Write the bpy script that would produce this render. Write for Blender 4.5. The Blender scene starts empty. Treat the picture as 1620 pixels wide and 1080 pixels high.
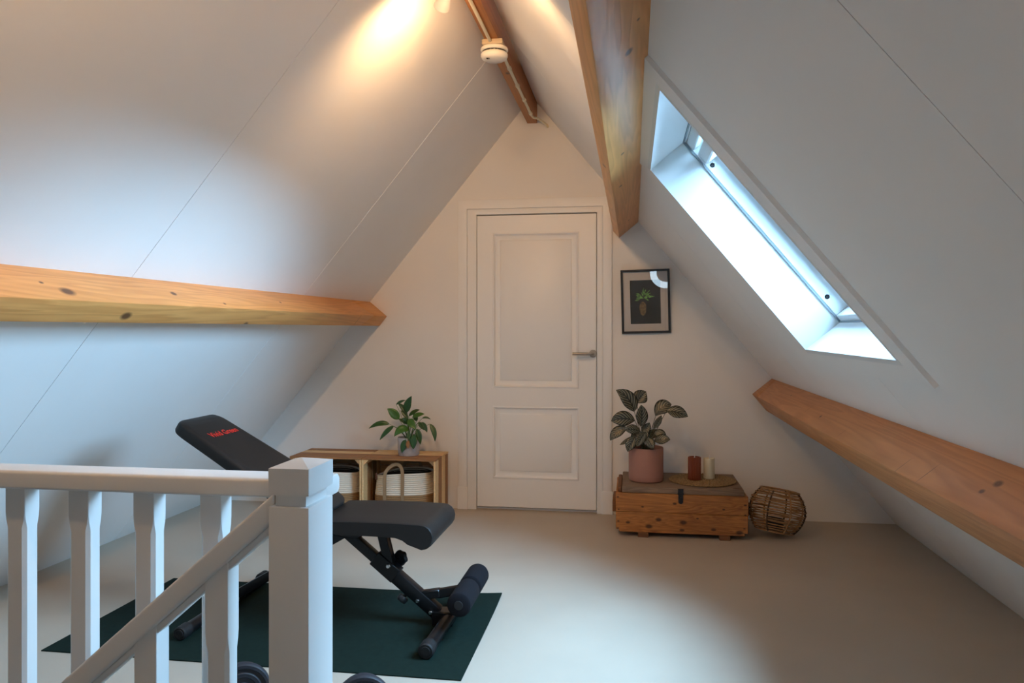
import bpy, bmesh, math, random
from math import sin, cos, pi, radians, sqrt, atan2
from mathutils import Vector, Matrix, Euler
random.seed(7)
S = bpy.context.scene
COL = S.collection

# ------------------------------------------------------------------ camera
F_PX = 1222.0
cam_d = bpy.data.cameras.new('camera'); cam = bpy.data.objects.new('camera', cam_d); COL.objects.link(cam)
cam_d.sensor_fit = 'HORIZONTAL'; cam_d.sensor_width = 36.0
cam_d.lens = 36.0 * F_PX / 1620.0
cam_d.shift_y = -20.0 / 1620.0
cam_d.clip_start = 0.05
cam.location = (0, 0, 1.25)
cam.rotation_euler = (radians(90), 0, math.atan(190.0 / F_PX))
S.camera = cam

# ------------------------------------------------------------------ exposure, sky
S.view_settings.view_transform = 'Standard'; S.view_settings.look = 'None'
S.view_settings.exposure = 1.2; S.view_settings.gamma = 1.0; S.view_settings.use_curve_mapping = False
S.cycles.use_denoising = True
S.cycles.max_bounces = 10; S.cycles.diffuse_bounces = 7; S.cycles.caustics_reflective = False
S.cycles.sample_clamp_indirect = 6.0
W = bpy.data.worlds.new('world'); S.world = W; W.use_nodes = True
bg = W.node_tree.nodes['Background']
bg.inputs[0].default_value = (0.41, 0.69, 1.0, 1); bg.inputs[1].default_value = 23

RX, RZ, M = -0.68, 2.842, 1.21
L_ = sqrt(1 + M * M)
YG = 5.26            # gable wall plane
YB = -2.0            # wall behind the viewer
def SR(s, y, d=0.0, side=1):
    """point on a roof slope: s metres down the slope from the ridge, d metres into the room"""
    x = (s - d * M) / L_; z = RZ + (-M * s - d) / L_
    return Vector((RX + side * x, y, z))

def portal(name, loc, direction, sx, sy):
    l = bpy.data.lights.new(name, 'AREA'); l.shape = 'RECTANGLE'; l.size = sx; l.size_y = sy
    l.cycles.is_portal = True
    o = bpy.data.objects.new(name, l); COL.objects.link(o); o.location = loc
    o.rotation_euler = Vector(direction).to_track_quat('-Z', 'Y').to_euler()
    return o
# daylight portals sit in the window openings (they only guide sampling, they add no light)
pc = (SR(1.68, 2.705, -0.30))
portal('daylight_portal', pc, (-M, 0, -1), 1.1, 1.0)

# ------------------------------------------------------------------ materials
def newmat(name):
    m = bpy.data.materials.new(name); m.use_nodes = True
    return m, m.node_tree, m.node_tree.nodes['Principled BSDF']
def N(nt, t, **kw):
    n = nt.nodes.new(t)
    for k, v in kw.items(): setattr(n, k, v)
    return n
def plain(name, col, rough=0.5, metal=0.0, spec=0.5, noise=0.0, nscale=30, bump=0.0, bscale=200, coat=0.0):
    m, nt, b = newmat(name)
    b.inputs['Base Color'].default_value = (*col, 1); b.inputs['Roughness'].default_value = rough
    b.inputs['Metallic'].default_value = metal; b.inputs['Specular IOR Level'].default_value = spec
    b.inputs['Coat Weight'].default_value = coat
    tc = N(nt, 'ShaderNodeTexCoord')
    if noise:
        nz = N(nt, 'ShaderNodeTexNoise'); nz.inputs['Scale'].default_value = nscale; nz.inputs['Detail'].default_value = 6
        nt.links.new(tc.outputs['Object'], nz.inputs['Vector'])
        mp = N(nt, 'ShaderNodeMapRange'); mp.inputs[1].default_value = .3; mp.inputs[2].default_value = .7
        mp.inputs[3].default_value = 1 - noise; mp.inputs[4].default_value = 1 + noise
        nt.links.new(nz.outputs[0], mp.inputs[0])
        mx = N(nt, 'ShaderNodeMix', data_type='RGBA', blend_type='MULTIPLY'); mx.inputs[0].default_value = 1
        mx.inputs[6].default_value = (*col, 1); nt.links.new(mp.outputs[0], mx.inputs[7])
        nt.links.new(mx.outputs[2], b.inputs['Base Color'])
    if bump:
        n2 = N(nt, 'ShaderNodeTexNoise'); n2.inputs['Scale'].default_value = bscale; n2.inputs['Detail'].default_value = 3
        nt.links.new(tc.outputs['Object'], n2.inputs['Vector'])
        bp = N(nt, 'ShaderNodeBump'); bp.inputs['Strength'].default_value = bump; bp.inputs['Distance'].default_value = .002
        nt.links.new(n2.outputs[0], bp.inputs['Height']); nt.links.new(bp.outputs[0], b.inputs['Normal'])
    return m

def wood(name, light, dark, axis=1, ring=9.0, rough=0.55, knots=(), knotcol=(.10, .04, .015), auto=0.0, stretch=0.06,
         mottle=0.25, bump=.25, vary=0.0):
    """wood with the grain along object axis; knots = ((x,y,z), radius across) in object space"""
    m, nt, b = newmat(name)
    b.inputs['Roughness'].default_value = rough
    tc = N(nt, 'ShaderNodeTexCoord')
    mp = N(nt, 'ShaderNodeMapping'); sc = [1, 1, 1]; sc[axis] = stretch; mp.inputs['Scale'].default_value = sc
    nt.links.new(tc.outputs['Object'], mp.inputs[0])
    n1 = N(nt, 'ShaderNodeTexNoise'); n1.inputs['Scale'].default_value = ring; n1.inputs['Detail'].default_value = 3
    n1.inputs['Distortion'].default_value = .6
    nt.links.new(mp.outputs[0], n1.inputs['Vector'])
    ml = N(nt, 'ShaderNodeMath', operation='MULTIPLY'); ml.inputs[1].default_value = 14; nt.links.new(n1.outputs[0], ml.inputs[0])
    fr = N(nt, 'ShaderNodeMath', operation='FRACT'); nt.links.new(ml.outputs[0], fr.inputs[0])
    cr = N(nt, 'ShaderNodeValToRGB'); e = cr.color_ramp.elements
    e[0].position = 0; e[0].color = (0, 0, 0, 1); e[1].position = 1; e[1].color = (0, 0, 0, 1)
    k = cr.color_ramp.elements.new(.72); k.color = (.75, .75, .75, 1)
    nt.links.new(fr.outputs[0], cr.inputs[0])
    n2 = N(nt, 'ShaderNodeTexNoise'); n2.inputs['Scale'].default_value = ring * 12; n2.inputs['Detail'].default_value = 4
    nt.links.new(mp.outputs[0], n2.inputs['Vector'])
    n3 = N(nt, 'ShaderNodeTexNoise'); n3.inputs['Scale'].default_value = 2.5; n3.inputs['Detail'].default_value = 4
    nt.links.new(tc.outputs['Object'], n3.inputs['Vector'])
    a1 = N(nt, 'ShaderNodeMath', operation='MULTIPLY_ADD'); a1.inputs[1].default_value = .45
    nt.links.new(n2.outputs[0], a1.inputs[0]); 
    a0 = N(nt, 'ShaderNodeMath', operation='MULTIPLY'); a0.inputs[1].default_value = .55
    nt.links.new(cr.outputs[0], a0.inputs[0]); nt.links.new(a0.outputs[0], a1.inputs[2])
    a2 = N(nt, 'ShaderNodeMath', operation='MULTIPLY_ADD'); a2.inputs[1].default_value = mottle * 2
    nt.links.new(n3.outputs[0], a2.inputs[0]); nt.links.new(a1.outputs[0], a2.inputs[2])
    a3 = N(nt, 'ShaderNodeMath', operation='SUBTRACT'); a3.inputs[1].default_value = mottle + .05; a3.use_clamp = True
    nt.links.new(a2.outputs[0], a3.inputs[0])
    mx = N(nt, 'ShaderNodeMix', data_type='RGBA'); mx.inputs[6].default_value = (*light, 1); mx.inputs[7].default_value = (*dark, 1)
    nt.links.new(a3.outputs[0], mx.inputs[0]); cur = mx.outputs[2]
    def darken(fac, cur):
        m2 = N(nt, 'ShaderNodeMix', data_type='RGBA'); m2.inputs[7].default_value = (*knotcol, 1)
        nt.links.new(fac, m2.inputs[0]); nt.links.new(cur, m2.inputs[6]); return m2.outputs[2]
    if auto:
        vo = N(nt, 'ShaderNodeTexVoronoi'); vo.inputs['Scale'].default_value = auto
        mp2 = N(nt, 'ShaderNodeMapping'); s2 = [1, 1, 1]; s2[axis] = .55; mp2.inputs['Scale'].default_value = s2
        nt.links.new(tc.outputs['Object'], mp2.inputs[0]); nt.links.new(mp2.outputs[0], vo.inputs['Vector'])
        mr = N(nt, 'ShaderNodeMapRange'); mr.inputs[1].default_value = .05; mr.inputs[2].default_value = .13
        mr.inputs[3].default_value = .85; mr.inputs[4].default_value = 0
        nt.links.new(vo.outputs['Distance'], mr.inputs[0]); cur = darken(mr.outputs[0], cur)
    for kk in knots:
        p, r = kk[0], kk[1]
        sb = N(nt, 'ShaderNodeVectorMath', operation='SUBTRACT'); sb.inputs[1].default_value = p
        nt.links.new(tc.outputs['Object'], sb.inputs[0])
        s2 = [1, 1, 1]; s2[axis] = .6
        if len(kk) > 2: s2 = list(kk[2])
        mu = N(nt, 'ShaderNodeVectorMath', operation='MULTIPLY'); mu.inputs[1].default_value = s2
        nt.links.new(sb.outputs[0], mu.inputs[0])
        ln = N(nt, 'ShaderNodeVectorMath', operation='LENGTH'); nt.links.new(mu.outputs[0], ln.inputs[0])
        mr = N(nt, 'ShaderNodeMapRange'); mr.inputs[1].default_value = r * .55; mr.inputs[2].default_value = r * 1.15
        mr.inputs[3].default_value = .9; mr.inputs[4].default_value = 0
        nt.links.new(ln.outputs['Value'], mr.inputs[0]); cur = darken(mr.outputs[0], cur)
    oi = N(nt, 'ShaderNodeObjectInfo'); ro = N(nt, 'ShaderNodeMapRange'); ro.inputs[3].default_value = 1 - vary; ro.inputs[4].default_value = 1 + vary * .4
    nt.links.new(oi.outputs['Random'], ro.inputs[0]); mv = N(nt, 'ShaderNodeMix', data_type='RGBA', blend_type='MULTIPLY'); mv.inputs[0].default_value = 1
    nt.links.new(cur, mv.inputs[6]); nt.links.new(ro.outputs[0], mv.inputs[7]); cur = mv.outputs[2]
    nt.links.new(cur, b.inputs['Base Color'])
    bp = N(nt, 'ShaderNodeBump'); bp.inputs['Strength'].default_value = bump; bp.inputs['Distance'].default_value = .002
    nt.links.new(a1.outputs[0], bp.inputs['Height']); nt.links.new(bp.outputs[0], b.inputs['Normal'])
    return m

def leafmat(name, dark, lightc, freq, amt, slant=1.5, rough=.35, rim=None):
    """leaf with pale stripes running out from the midrib (uses the leaf's own UVs)"""
    m, nt, b = newmat(name); b.inputs['Roughness'].default_value = rough
    uv = N(nt, 'ShaderNodeUVMap'); sp = N(nt, 'ShaderNodeSeparateXYZ'); nt.links.new(uv.outputs[0], sp.inputs[0])
    s5 = N(nt, 'ShaderNodeMath', operation='SUBTRACT'); s5.inputs[1].default_value = .5; nt.links.new(sp.outputs[0], s5.inputs[0])
    ab = N(nt, 'ShaderNodeMath', operation='ABSOLUTE'); nt.links.new(s5.outputs[0], ab.inputs[0])
    ma = N(nt, 'ShaderNodeMath', operation='MULTIPLY_ADD'); ma.inputs[1].default_value = -slant * .5
    nt.links.new(ab.outputs[0], ma.inputs[0]); nt.links.new(sp.outputs[1], ma.inputs[2])
    fm = N(nt, 'ShaderNodeMath', operation='MULTIPLY'); fm.inputs[1].default_value = freq; nt.links.new(ma.outputs[0], fm.inputs[0])
    fr = N(nt, 'ShaderNodeMath', operation='FRACT'); nt.links.new(fm.outputs[0], fr.inputs[0])
    cr = N(nt, 'ShaderNodeValToRGB'); e = cr.color_ramp.elements
    e[0].position = .42; e[0].color = (0, 0, 0, 1); e[1].position = .55; e[1].color = (1, 1, 1, 1)
    k = e.new(.88); k.color = (1, 1, 1, 1); k = e.new(.98); k.color = (0, 0, 0, 1)
    nt.links.new(fr.outputs[0], cr.inputs[0])
    # keep the rim and the midrib dark
    mk = N(nt, 'ShaderNodeMapRange'); mk.inputs[1].default_value = .03; mk.inputs[2].default_value = .07; nt.links.new(ab.outputs[0], mk.inputs[0])
    mk2 = N(nt, 'ShaderNodeMapRange'); mk2.inputs[1].default_value = .47; mk2.inputs[2].default_value = .42; nt.links.new(ab.outputs[0], mk2.inputs[0])
    m1 = N(nt, 'ShaderNodeMath', operation='MULTIPLY'); nt.links.new(mk.outputs[0], m1.inputs[0]); nt.links.new(mk2.outputs[0], m1.inputs[1])
    m2 = N(nt, 'ShaderNodeMath', operation='MULTIPLY'); nt.links.new(m1.outputs[0], m2.inputs[0]); nt.links.new(cr.outputs[0], m2.inputs[1])
    m3 = N(nt, 'ShaderNodeMath', operation='MULTIPLY'); nt.links.new(m2.outputs[0], m3.inputs[0]); m3.inputs[1].default_value = amt
    mx = N(nt, 'ShaderNodeMix', data_type='RGBA'); mx.inputs[6].default_value = (*dark, 1); mx.inputs[7].default_value = (*lightc, 1)
    nt.links.new(m3.outputs[0], mx.inputs[0]); nt.links.new(mx.outputs[2], b.inputs['Base Color'])
    return m

PAINT = plain('white_paint_slopes', (.85, .84, .825), .7, noise=.012, nscale=3, bump=.05, bscale=350)
GABLE = plain('white_paint_gable', (.83, .81, .785), .75, noise=.012, nscale=3, bump=.08, bscale=250)
TRIM = plain('white_satin_trim', (.86, .855, .845), .42)
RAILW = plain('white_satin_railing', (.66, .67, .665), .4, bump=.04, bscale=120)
REVEAL = plain('white_window_lining', (.74, .76, .76), .45)
SEAL = plain('grey_window_seal', (.25, .30, .33), .6)
FLOOR = plain('greige_cast_floor', (.47, .405, .33), .5, noise=.05, nscale=2.2, bump=.05, bscale=60)
WHITEP = plain('white_plastic', (.82, .80, .76), .4)
CREAMP = plain('cream_plastic_pipe', (.72, .66, .50), .45)
STEEL = plain('brushed_steel', (.36, .32, .28), .38, metal=1.0)
CHROME = plain('chrome', (.75, .75, .76), .15, metal=1.0)
BLACKM = plain('black_powder_coat', (.005, .005, .006), .35, spec=.35)
VINYL = plain('black_vinyl', (.013, .0112, .0105), .5, spec=.3, bump=.12, bscale=500)
FOAM = plain('black_foam', (.007, .007, .010), .9, spec=.2, bump=.4, bscale=600)
RUBBER = plain('black_rubber', (.007, .007, .008), .6)
REDP = plain('red_print', (.65, .03, .02), .5)
MATM = plain('dark_green_mat', (.0055, .0155, .012), .85, spec=.15, noise=.15, nscale=40, bump=.3, bscale=500)
PLATE = plain('dark_blue_grey_plate', (.018, .019, .026), .6, bump=.1)
PINKPOT = plain('dusty_pink_clay', (.36, .175, .135), .65, noise=.04, nscale=12)
GREYPOT = plain('grey_glazed_concrete', (.50, .47, .46), .5, noise=.10, nscale=30)
SOIL = plain('dark_soil', (.02, .013, .008), .95, noise=.4, nscale=80, bump=.8, bscale=150)
STEMG = plain('green_stem', (.10, .17, .045), .5)
STEMD = plain('dark_stem', (.06, .07, .035), .5)
LILY = leafmat('lily_leaf', (.022, .075, .012), (.035, .11, .02), 16, .6, rough=.3)
LILYB = leafmat('lily_leaf_bright', (.05, .14, .015), (.08, .19, .03), 16, .6, rough=.3)
LILYD = leafmat('withered_leaf', (.30, .13, .04), (.38, .20, .07), 12, .5, rough=.6)
CALA = leafmat('calathea_leaf', (.005, .009, .006), (.20, .19, .13), 6.5, .95, slant=1.6, rough=.35)
TERRA = plain('rust_wax', (.20, .042, .012), .5)
CREAMW = plain('cream_wax', (.66, .60, .44), .5)
WICK = plain('white_wick', (.8, .78, .75), .8)
SEAG = plain('woven_seagrass', (.27, .17, .075), .85, noise=.45, nscale=90, bump=.5, bscale=200)
RATTAN = plain('rattan_cane', (.34, .18, .075), .5, noise=.35, nscale=40)
RATTAND = plain('dark_rattan_binding', (.05, .025, .012), .6)
ROPEW = plain('white_rope', (.78, .70, .58), .9, bump=.5, bscale=300)
ROPEB = plain('tan_rope', (.34, .20, .09), .9, bump=.5, bscale=300)
LINER = plain('dark_basket_lining', (.06, .045, .035), .9)
JUTE = plain('jute_webbing', (.30, .19, .10), .85, bump=.6, bscale=300)
LEATHER = plain('brown_leather_tag', (.10, .035, .015), .5)
IRON = plain('dark_iron', (.035, .035, .04), .5, metal=.7, noise=.3, nscale=60)
FRAMEB = plain('black_frame', (.012, .010, .012), .35)
CARD = plain('pale_card_mount', (.85, .80, .77), .8)
DARKP = plain('dark_photo_print', (.018, .022, .022), .6, noise=.35, nscale=14)
PGREEN = plain('printed_leaf_green', (.22, .50, .12), .6, noise=.5, nscale=60)
PBROWN = plain('printed_rootball_brown', (.25, .16, .06), .6, noise=.5, nscale=60)
PALEW = plain('pale_blockwood', (.52, .42, .30), .6, noise=.1, nscale=20)
TREAD = plain('stair_tread', (.30, .22, .14), .5)

m, nt, b = newmat('window_glass')
nt.nodes.remove(b); out = nt.nodes['Material Output']
tr = N(nt, 'ShaderNodeBsdfTransparent'); tr.inputs[0].default_value = (.95, .98, .98, 1)
gl = N(nt, 'ShaderNodeBsdfGlossy'); gl.inputs['Roughness'].default_value = .01
fz = N(nt, 'ShaderNodeFresnel'); fz.inputs[0].default_value = 1.45
mxs = N(nt, 'ShaderNodeMixShader'); nt.links.new(fz.outputs[0], mxs.inputs[0]); nt.links.new(tr.outputs[0], mxs.inputs[1]); nt.links.new(gl.outputs[0], mxs.inputs[2])
nt.links.new(mxs.outputs[0], out.inputs[0]); GLASS = m
def emit(name, col, st):
    m, nt, b = newmat(name); b.inputs['Base Color'].default_value = (*col, 1)
    b.inputs['Emission Color'].default_value = (*col, 1); b.inputs['Emission Strength'].default_value = st
    return m
LAMPGLOW = emit('warm_lamp_lens', (1, .62, .28), 12)

# ------------------------------------------------------------------ mesh helpers
class MB:
    def __init__(s): s.bm = bmesh.new()
    def verts(s, pts): return [s.bm.verts.new(p) for p in pts]
    def box(s, lo, hi, bev=0.0, seg=2, mat=None):
        lo = Vector(lo); hi = Vector(hi)
        t = bmesh.new(); r = bmesh.ops.create_cube(t, size=1)
        bmesh.ops.scale(t, vec=hi - lo, verts=t.verts); bmesh.ops.translate(t, vec=(lo + hi) / 2, verts=t.verts)
        s._merge(t, bev, seg, mat); return s
    def _merge(s, t, bev=0.0, seg=2, mat=None):
        if bev > 0: bmesh.ops.bevel(t, geom=list(t.edges), offset=bev, segments=seg, profile=.5, affect='EDGES', clamp_overlap=True)
        if mat is not None: bmesh.ops.transform(t, matrix=mat, verts=t.verts)
        me = bpy.data.meshes.new('tmp'); t.to_mesh(me); t.free(); s.bm.from_mesh(me); bpy.data.meshes.remove(me)
    def hexa(s, p8, bev=0.0, seg=2):
        """8 corner points: 4 of one face then the 4 facing them"""
        t = bmesh.new(); v = [t.verts.new(p) for p in p8]
        for f in ((0, 1, 2, 3), (7, 6, 5, 4), (0, 4, 5, 1), (1, 5, 6, 2), (2, 6, 7, 3), (3, 7, 4, 0)):
            t.faces.new([v[i] for i in f])
        bmesh.ops.recalc_face_normals(t, faces=t.faces); s._merge(t, bev, seg); return s
    def prism(s, poly, d, bev=0.0, seg=2):
        """closed outline of 3D points pushed along vector d"""
        t = bmesh.new(); d = Vector(d); a = [t.verts.new(p) for p in poly]; c = [t.verts.new(Vector(p) + d) for p in poly]
        t.faces.new(a); t.faces.new(c[::-1]); n = len(poly)
        for i in range(n): t.faces.new([a[i], c[i], c[(i + 1) % n], a[(i + 1) % n]])
        bmesh.ops.recalc_face_normals(t, faces=t.faces); s._merge(t, bev, seg); return s
    def bar(s, a, b_, w, h, up=(0, 0, 1), bev=0.0, seg=2):
        """rectangular bar from a to b_, w across, h along 'up'"""
        a = Vector(a); b_ = Vector(b_); d = (b_ - a).normalized(); up = Vector(up)
        sd = d.cross(up).normalized(); u = sd.cross(d).normalized()
        q = [(-1, -1), (1, -1), (1, 1), (-1, 1)]
        s.hexa([a + sd * (i * w / 2) + u * (j * h / 2) for i, j in q] + [b_ + sd * (i * w / 2) + u * (j * h / 2) for i, j in q], bev, seg); return s
    def tube(s, pts, r, n=12, cap=True):
        pts = [Vector(p) for p in pts]; rs = r if isinstance(r, (list, tuple)) else [r] * len(pts)
        rings = []; prev = None
        for i, p in enumerate(pts):
            t = (pts[min(i + 1, len(pts) - 1)] - pts[max(i - 1, 0)]).normalized()
            if prev is None:
                ref = Vector((0, 0, 1)) if abs(t.z) < .9 else Vector((1, 0, 0)); u = t.cross(ref).normalized()
            else:
                u = (prev - t * prev.dot(t)).normalized()
            prev = u; w = t.cross(u)
            rings.append([s.bm.verts.new(p + (u * cos(2 * pi * k / n) + w * sin(2 * pi * k / n)) * rs[i]) for k in range(n)])
        for A, B in zip(rings, rings[1:]):
            for k in range(n): s.bm.faces.new([A[k], A[(k + 1) % n], B[(k + 1) % n], B[k]])
        if cap: s.bm.faces.new(rings[0][::-1]); s.bm.faces.new(rings[-1])
        return s
    def ring(s, c, r, tr, n=40, m_=6, axis=(0, 0, 1), ry=None, wob=0):
        c = Vector(c); ax = Vector(axis).normalized(); q = Vector((0, 0, 1)).rotation_difference(ax)
        ry = ry or r; R = []
        for i in range(n):
            a = 2 * pi * i / n; row = []
            w = wob * sin(a * 3 + c.z * 90)
            for j in range(m_):
                b2 = 2 * pi * j / m_
                p = Vector(((r + tr * cos(b2)) * cos(a), (ry + tr * cos(b2)) * sin(a), tr * sin(b2) + w)); p.rotate(q)
                row.append(s.bm.verts.new(c + p))
            R.append(row)
        for i in range(n):
            for j in range(m_): s.bm.faces.new([R[i][j], R[(i + 1) % n][j], R[(i + 1) % n][(j + 1) % m_], R[i][(j + 1) % m_]])
        return s
    def lathe(s, prof, c=(0, 0, 0), n=40, q=None, sx=1, sy=1, fn=None):
        """prof = [(r,z)...] turned about the z axis at c"""
        c = Vector(c); rows = []
        for r, z in prof:
            if r < 1e-6:
                p = Vector((0, 0, z));
                if q: p.rotate(q)
                rows.append([s.bm.verts.new(c + p)]); continue
            row = []
            for k in range(n):
                a = 2 * pi * k / n; rr = r * (fn(a, z) if fn else 1)
                p = Vector((rr * cos(a) * sx, rr * sin(a) * sy, z))
                if q: p.rotate(q)
                row.append(s.bm.verts.new(c + p))
            rows.append(row)
        for A, B in zip(rows, rows[1:]):
            if len(A) == 1 and len(B) == 1: continue
            for k in range(n):
                k2 = (k + 1) % n
                if len(A) == 1: s.bm.faces.new([A[0], B[k], B[k2]])
                elif len(B) == 1: s.bm.faces.new([A[k], A[k2], B[0]])
                else: s.bm.faces.new([A[k], A[k2], B[k2], B[k]])
        return s
    def cyl(s, a, b_, r, n=24, bev=0.0):
        a = Vector(a); b_ = Vector(b_); h = (b_ - a).length; q = Vector((0, 0, 1)).rotation_difference((b_ - a).normalized())
        e = min(bev, r * .9, h / 2)
        prof = [(0, 0), (r - e, 0), (r, e), (r, h - e), (r - e, h), (0, h)] if e else [(0, 0), (r, 0), (r, h), (0, h)]
        return s.lathe(prof, a, n, q)
    def build(s, name, mat, parent=None, origin=None, angle=38):
        bm = s.bm
        if origin is None:
            origin = parent.matrix_world.translation.copy() if parent else Vector((0, 0, 0))
        if parent is not None: origin = WORLD[parent.name]
        origin = Vector(origin)
        bmesh.ops.recalc_face_normals(bm, faces=bm.faces)
        bmesh.ops.translate(bm, vec=-origin, verts=bm.verts)
        for f in bm.faces: f.smooth = True
        for e in bm.edges:
            if len(e.link_faces) == 2 and e.calc_face_angle(0) > radians(angle): e.smooth = False
        me = bpy.data.meshes.new(name); bm.to_mesh(me); bm.free()
        me.materials.append(mat)
        o = bpy.data.objects.new(name, me); COL.objects.link(o)
        if parent is None: o.location = origin
        else: o.parent = parent
        WORLD[o.name] = origin
        return o
WORLD = {}
def tag(o, label=None, cat=None, group=None, kind=None):
    if label: o['label'] = label
    if cat: o['category'] = cat
    if group: o['group'] = group
    if kind: o['kind'] = kind
    return o
def thing(name, label, cat, loc, group=None):
    o = bpy.data.objects.new(name, None); COL.objects.link(o); o.location = loc; o.empty_display_size = .05
    WORLD[o.name] = Vector(loc)
    return tag(o, label, cat, group)
def struct(mb, name, mat, origin=(0, 0, 0)): return tag(mb.build(name, mat, None, origin), kind='structure')
def text_mesh(name, body, size, mat, parent, matrix, extrude=.0006):
    cu = bpy.data.curves.new(name, 'FONT'); cu.body = body; cu.size = size; cu.extrude = extrude
    cu.align_x = 'CENTER'; cu.align_y = 'CENTER'; cu.offset = size * .004
    t = bpy.data.objects.new('tmp', cu); COL.objects.link(t)
    dg = bpy.context.evaluated_depsgraph_get(); me = bpy.data.meshes.new_from_object(t.evaluated_get(dg))
    bpy.data.objects.remove(t); bpy.data.curves.remove(cu)
    me.transform(matrix); me.transform(Matrix.Translation(-WORLD[parent.name])); me.materials.clear(); me.materials.append(mat)
    o = bpy.data.objects.new(name, me); COL.objects.link(o); o.parent = parent; WORLD[o.name] = WORLD[parent.name]
    return o

# ================================================================== ROOM SHELL
def slab(mb, side, s0, s1, y0, y1, d0, d1, bev=0.0):
    mb.hexa([SR(s0, y0, d0, side), SR(s1, y0, d0, side), SR(s1, y1, d0, side), SR(s0, y1, d0, side),
             SR(s0, y0, d1, side), SR(s1, y0, d1, side), SR(s1, y1, d1, side), SR(s0, y1, d1, side)], bev, 1)
SEND = RZ / M * L_ + .04
G = .0012
WS0, WS1, WY0, WY1 = 1.202, 2.162, 2.165, 3.245      # skylight opening
# left slope: panel boards with fine joints over a backing
mb = MB(); sm = [YB - .05, -.40, 1.10, 2.62, 4.15, YG + .05]
for a, c in zip(sm, sm[1:]): slab(mb, -1, -.0, SEND, a + G, c - G, 0, -.012)
slab(mb, -1, -.10, SEND, YB - .1, YG + .1, -.0125, -.09)
slab(mb, -1, .10, SEND - .05, 4.142, 4.158, .0012, 0)
struct(mb, 'wall_left', PAINT)
# right slope with the skylight hole
mb = MB(); sm = [YB - .05, -.40, 1.09, 2.57, 4.05, YG + .05]
def with_hole(mb, a, c, d0, d1, s0, s1):
    def put(y0, y1, sa, sb):
        if y1 - y0 > 1e-4 and sb - sa > 1e-4: slab(mb, 1, sa, sb, y0, y1, d0, d1)
    k = .016; ya, yb = WY0 - k, WY1 + k
    put(a, min(c, ya), s0, s1); put(max(a, yb), c, s0, s1)
    lo, hi = max(a, ya), min(c, yb)
    if hi > lo: put(lo, hi, s0, WS0 - k); put(lo, hi, WS1 + k, s1)
for a, c in zip(sm, sm[1:]): with_hole(mb, a + G, c - G, 0, -.012, 0, SEND)
with_hole(mb, YB - .1, YG + .1, -.0125, -.12, -.10, SEND)
struct(mb, 'wall_right', PAINT)
# gable wall ahead with the doorway, and wall behind with a window
def tri(y, pts_door=True):
    zt = RZ + .1
    xw = (zt) / M
    if pts_door:
        return [(RX - xw, y, -.1), (-1.10, y, -.1), (-1.10, y, 2.06), (-.205, y, 2.06), (-.205, y, -.1), (RX + xw, y, -.1), (RX, y, zt + .1)]
mb = MB(); mb.prism(tri(YG), (0, .15, 0)); mb.box((-1.25, YG + .12, -.1), (-.05, YG + .2, 2.2))
struct(mb, 'wall_back', GABLE)
mb = MB(); zt = RZ + .1; xw = zt / M
mb.prism([(RX - xw, YB, -.1), (RX + xw, YB, -.1), (RX, YB, zt + .1)], (0, -.15, 0))
struct(mb, 'wall_front', GABLE)

# floor around the stairwell
HX0, HX1, HY0, HY1 = -2.75, -.60, .55, 1.435
mb = MB()
mb.box((-3.2, HY1, -.22), (1.85, YG + .1, 0)); mb.box((-3.2, YB - .1, -.22), (1.85, HY0, 0))
mb.box((HX1, HY0, -.22), (1.85, HY1, 0)); mb.box((-3.2, HY0, -.22), (HX0, HY1, 0))
struct(mb, 'floor', FLOOR)
mb = MB()
for lo, hi in (((HX0 - .1, HY0 - .1, -2.7), (HX1 + .1, HY0, -.22)), ((HX0 - .1, HY1, -2.7), (HX1 + .1, HY1 + .1, -.22)),
               ((HX0 - .1, HY0, -2.7), (HX0, HY1, -.22)), ((HX1, HY0, -2.7), (HX1 + .1, HY1, -.22)), ((HX0 - .1, HY0 - .1, -2.8), (HX1 + .1, HY1 + .1, -2.7))): mb.box(lo, hi)
struct(mb, 'wall_stairwell', PAINT)
mb = MB()
for i in range(9):
    x1 = HX1 - .005 - i * .21; z = -.185 * (i + 1)
    mb.box((x1 - .24, HY0 + .004, z - .035), (x1, HY1 - .004, z), .004, 1)
struct(mb, 'staircase', TREAD)

# ---------------------------------------------------------------- door 1 and its casing
mb = MB()
DX0, DX1, DZ0, DZ1, DY = -1.062, -.240, .022, 2.032, 5.258
P0x, P1x = -.953, -.356
def relief(mb, x0, x1, z0, z1, steps):
    """rectangular rings stepping in/out from the door face: steps = [(inset, y)...]"""
    loops = []
    for ins, y in steps:
        loops.append([mb.bm.verts.new((x, y, z)) for x, z in ((x0 + ins, z0 + ins), (x1 - ins, z0 + ins), (x1 - ins, z1 - ins), (x0 + ins, z1 - ins))])
    for A, B in zip(loops, loops[1:]):
        for k in range(4): mb.bm.faces.new([A[k], A[(k + 1) % 4], B[(k + 1) % 4], B[k]])
    mb.bm.faces.new(loops[-1])
pan = ((.843, 1.912), (.217, .717))
zs = [DZ0, pan[1][0], pan[1][1], pan[0][0], pan[0][1], DZ1]
for lo, hi in (((DX0, DZ0), (P0x, DZ1)), ((P1x, DZ0), (DX1, DZ1)), ((P0x, zs[0]), (P1x, zs[1])), ((P0x, zs[2]), (P1x, zs[3])), ((P0x, zs[4]), (P1x, zs[5]))):
    mb.box((lo[0], DY, lo[1]), (hi[0], DY + .04, hi[1]))
for z0, z1 in pan:
    relief(mb, P0x, P1x, z0, z1, [(0, DY), (.004, DY - .004), (.010, DY - .005), (.018, DY + .008), (.022, DY + .011), (.050, DY + .011), (.056, DY + .004), (.058, DY + .003)])
door = struct(mb, 'door_1', TRIM)
mb = MB(); hx, hz = -.262, 1.082
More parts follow.
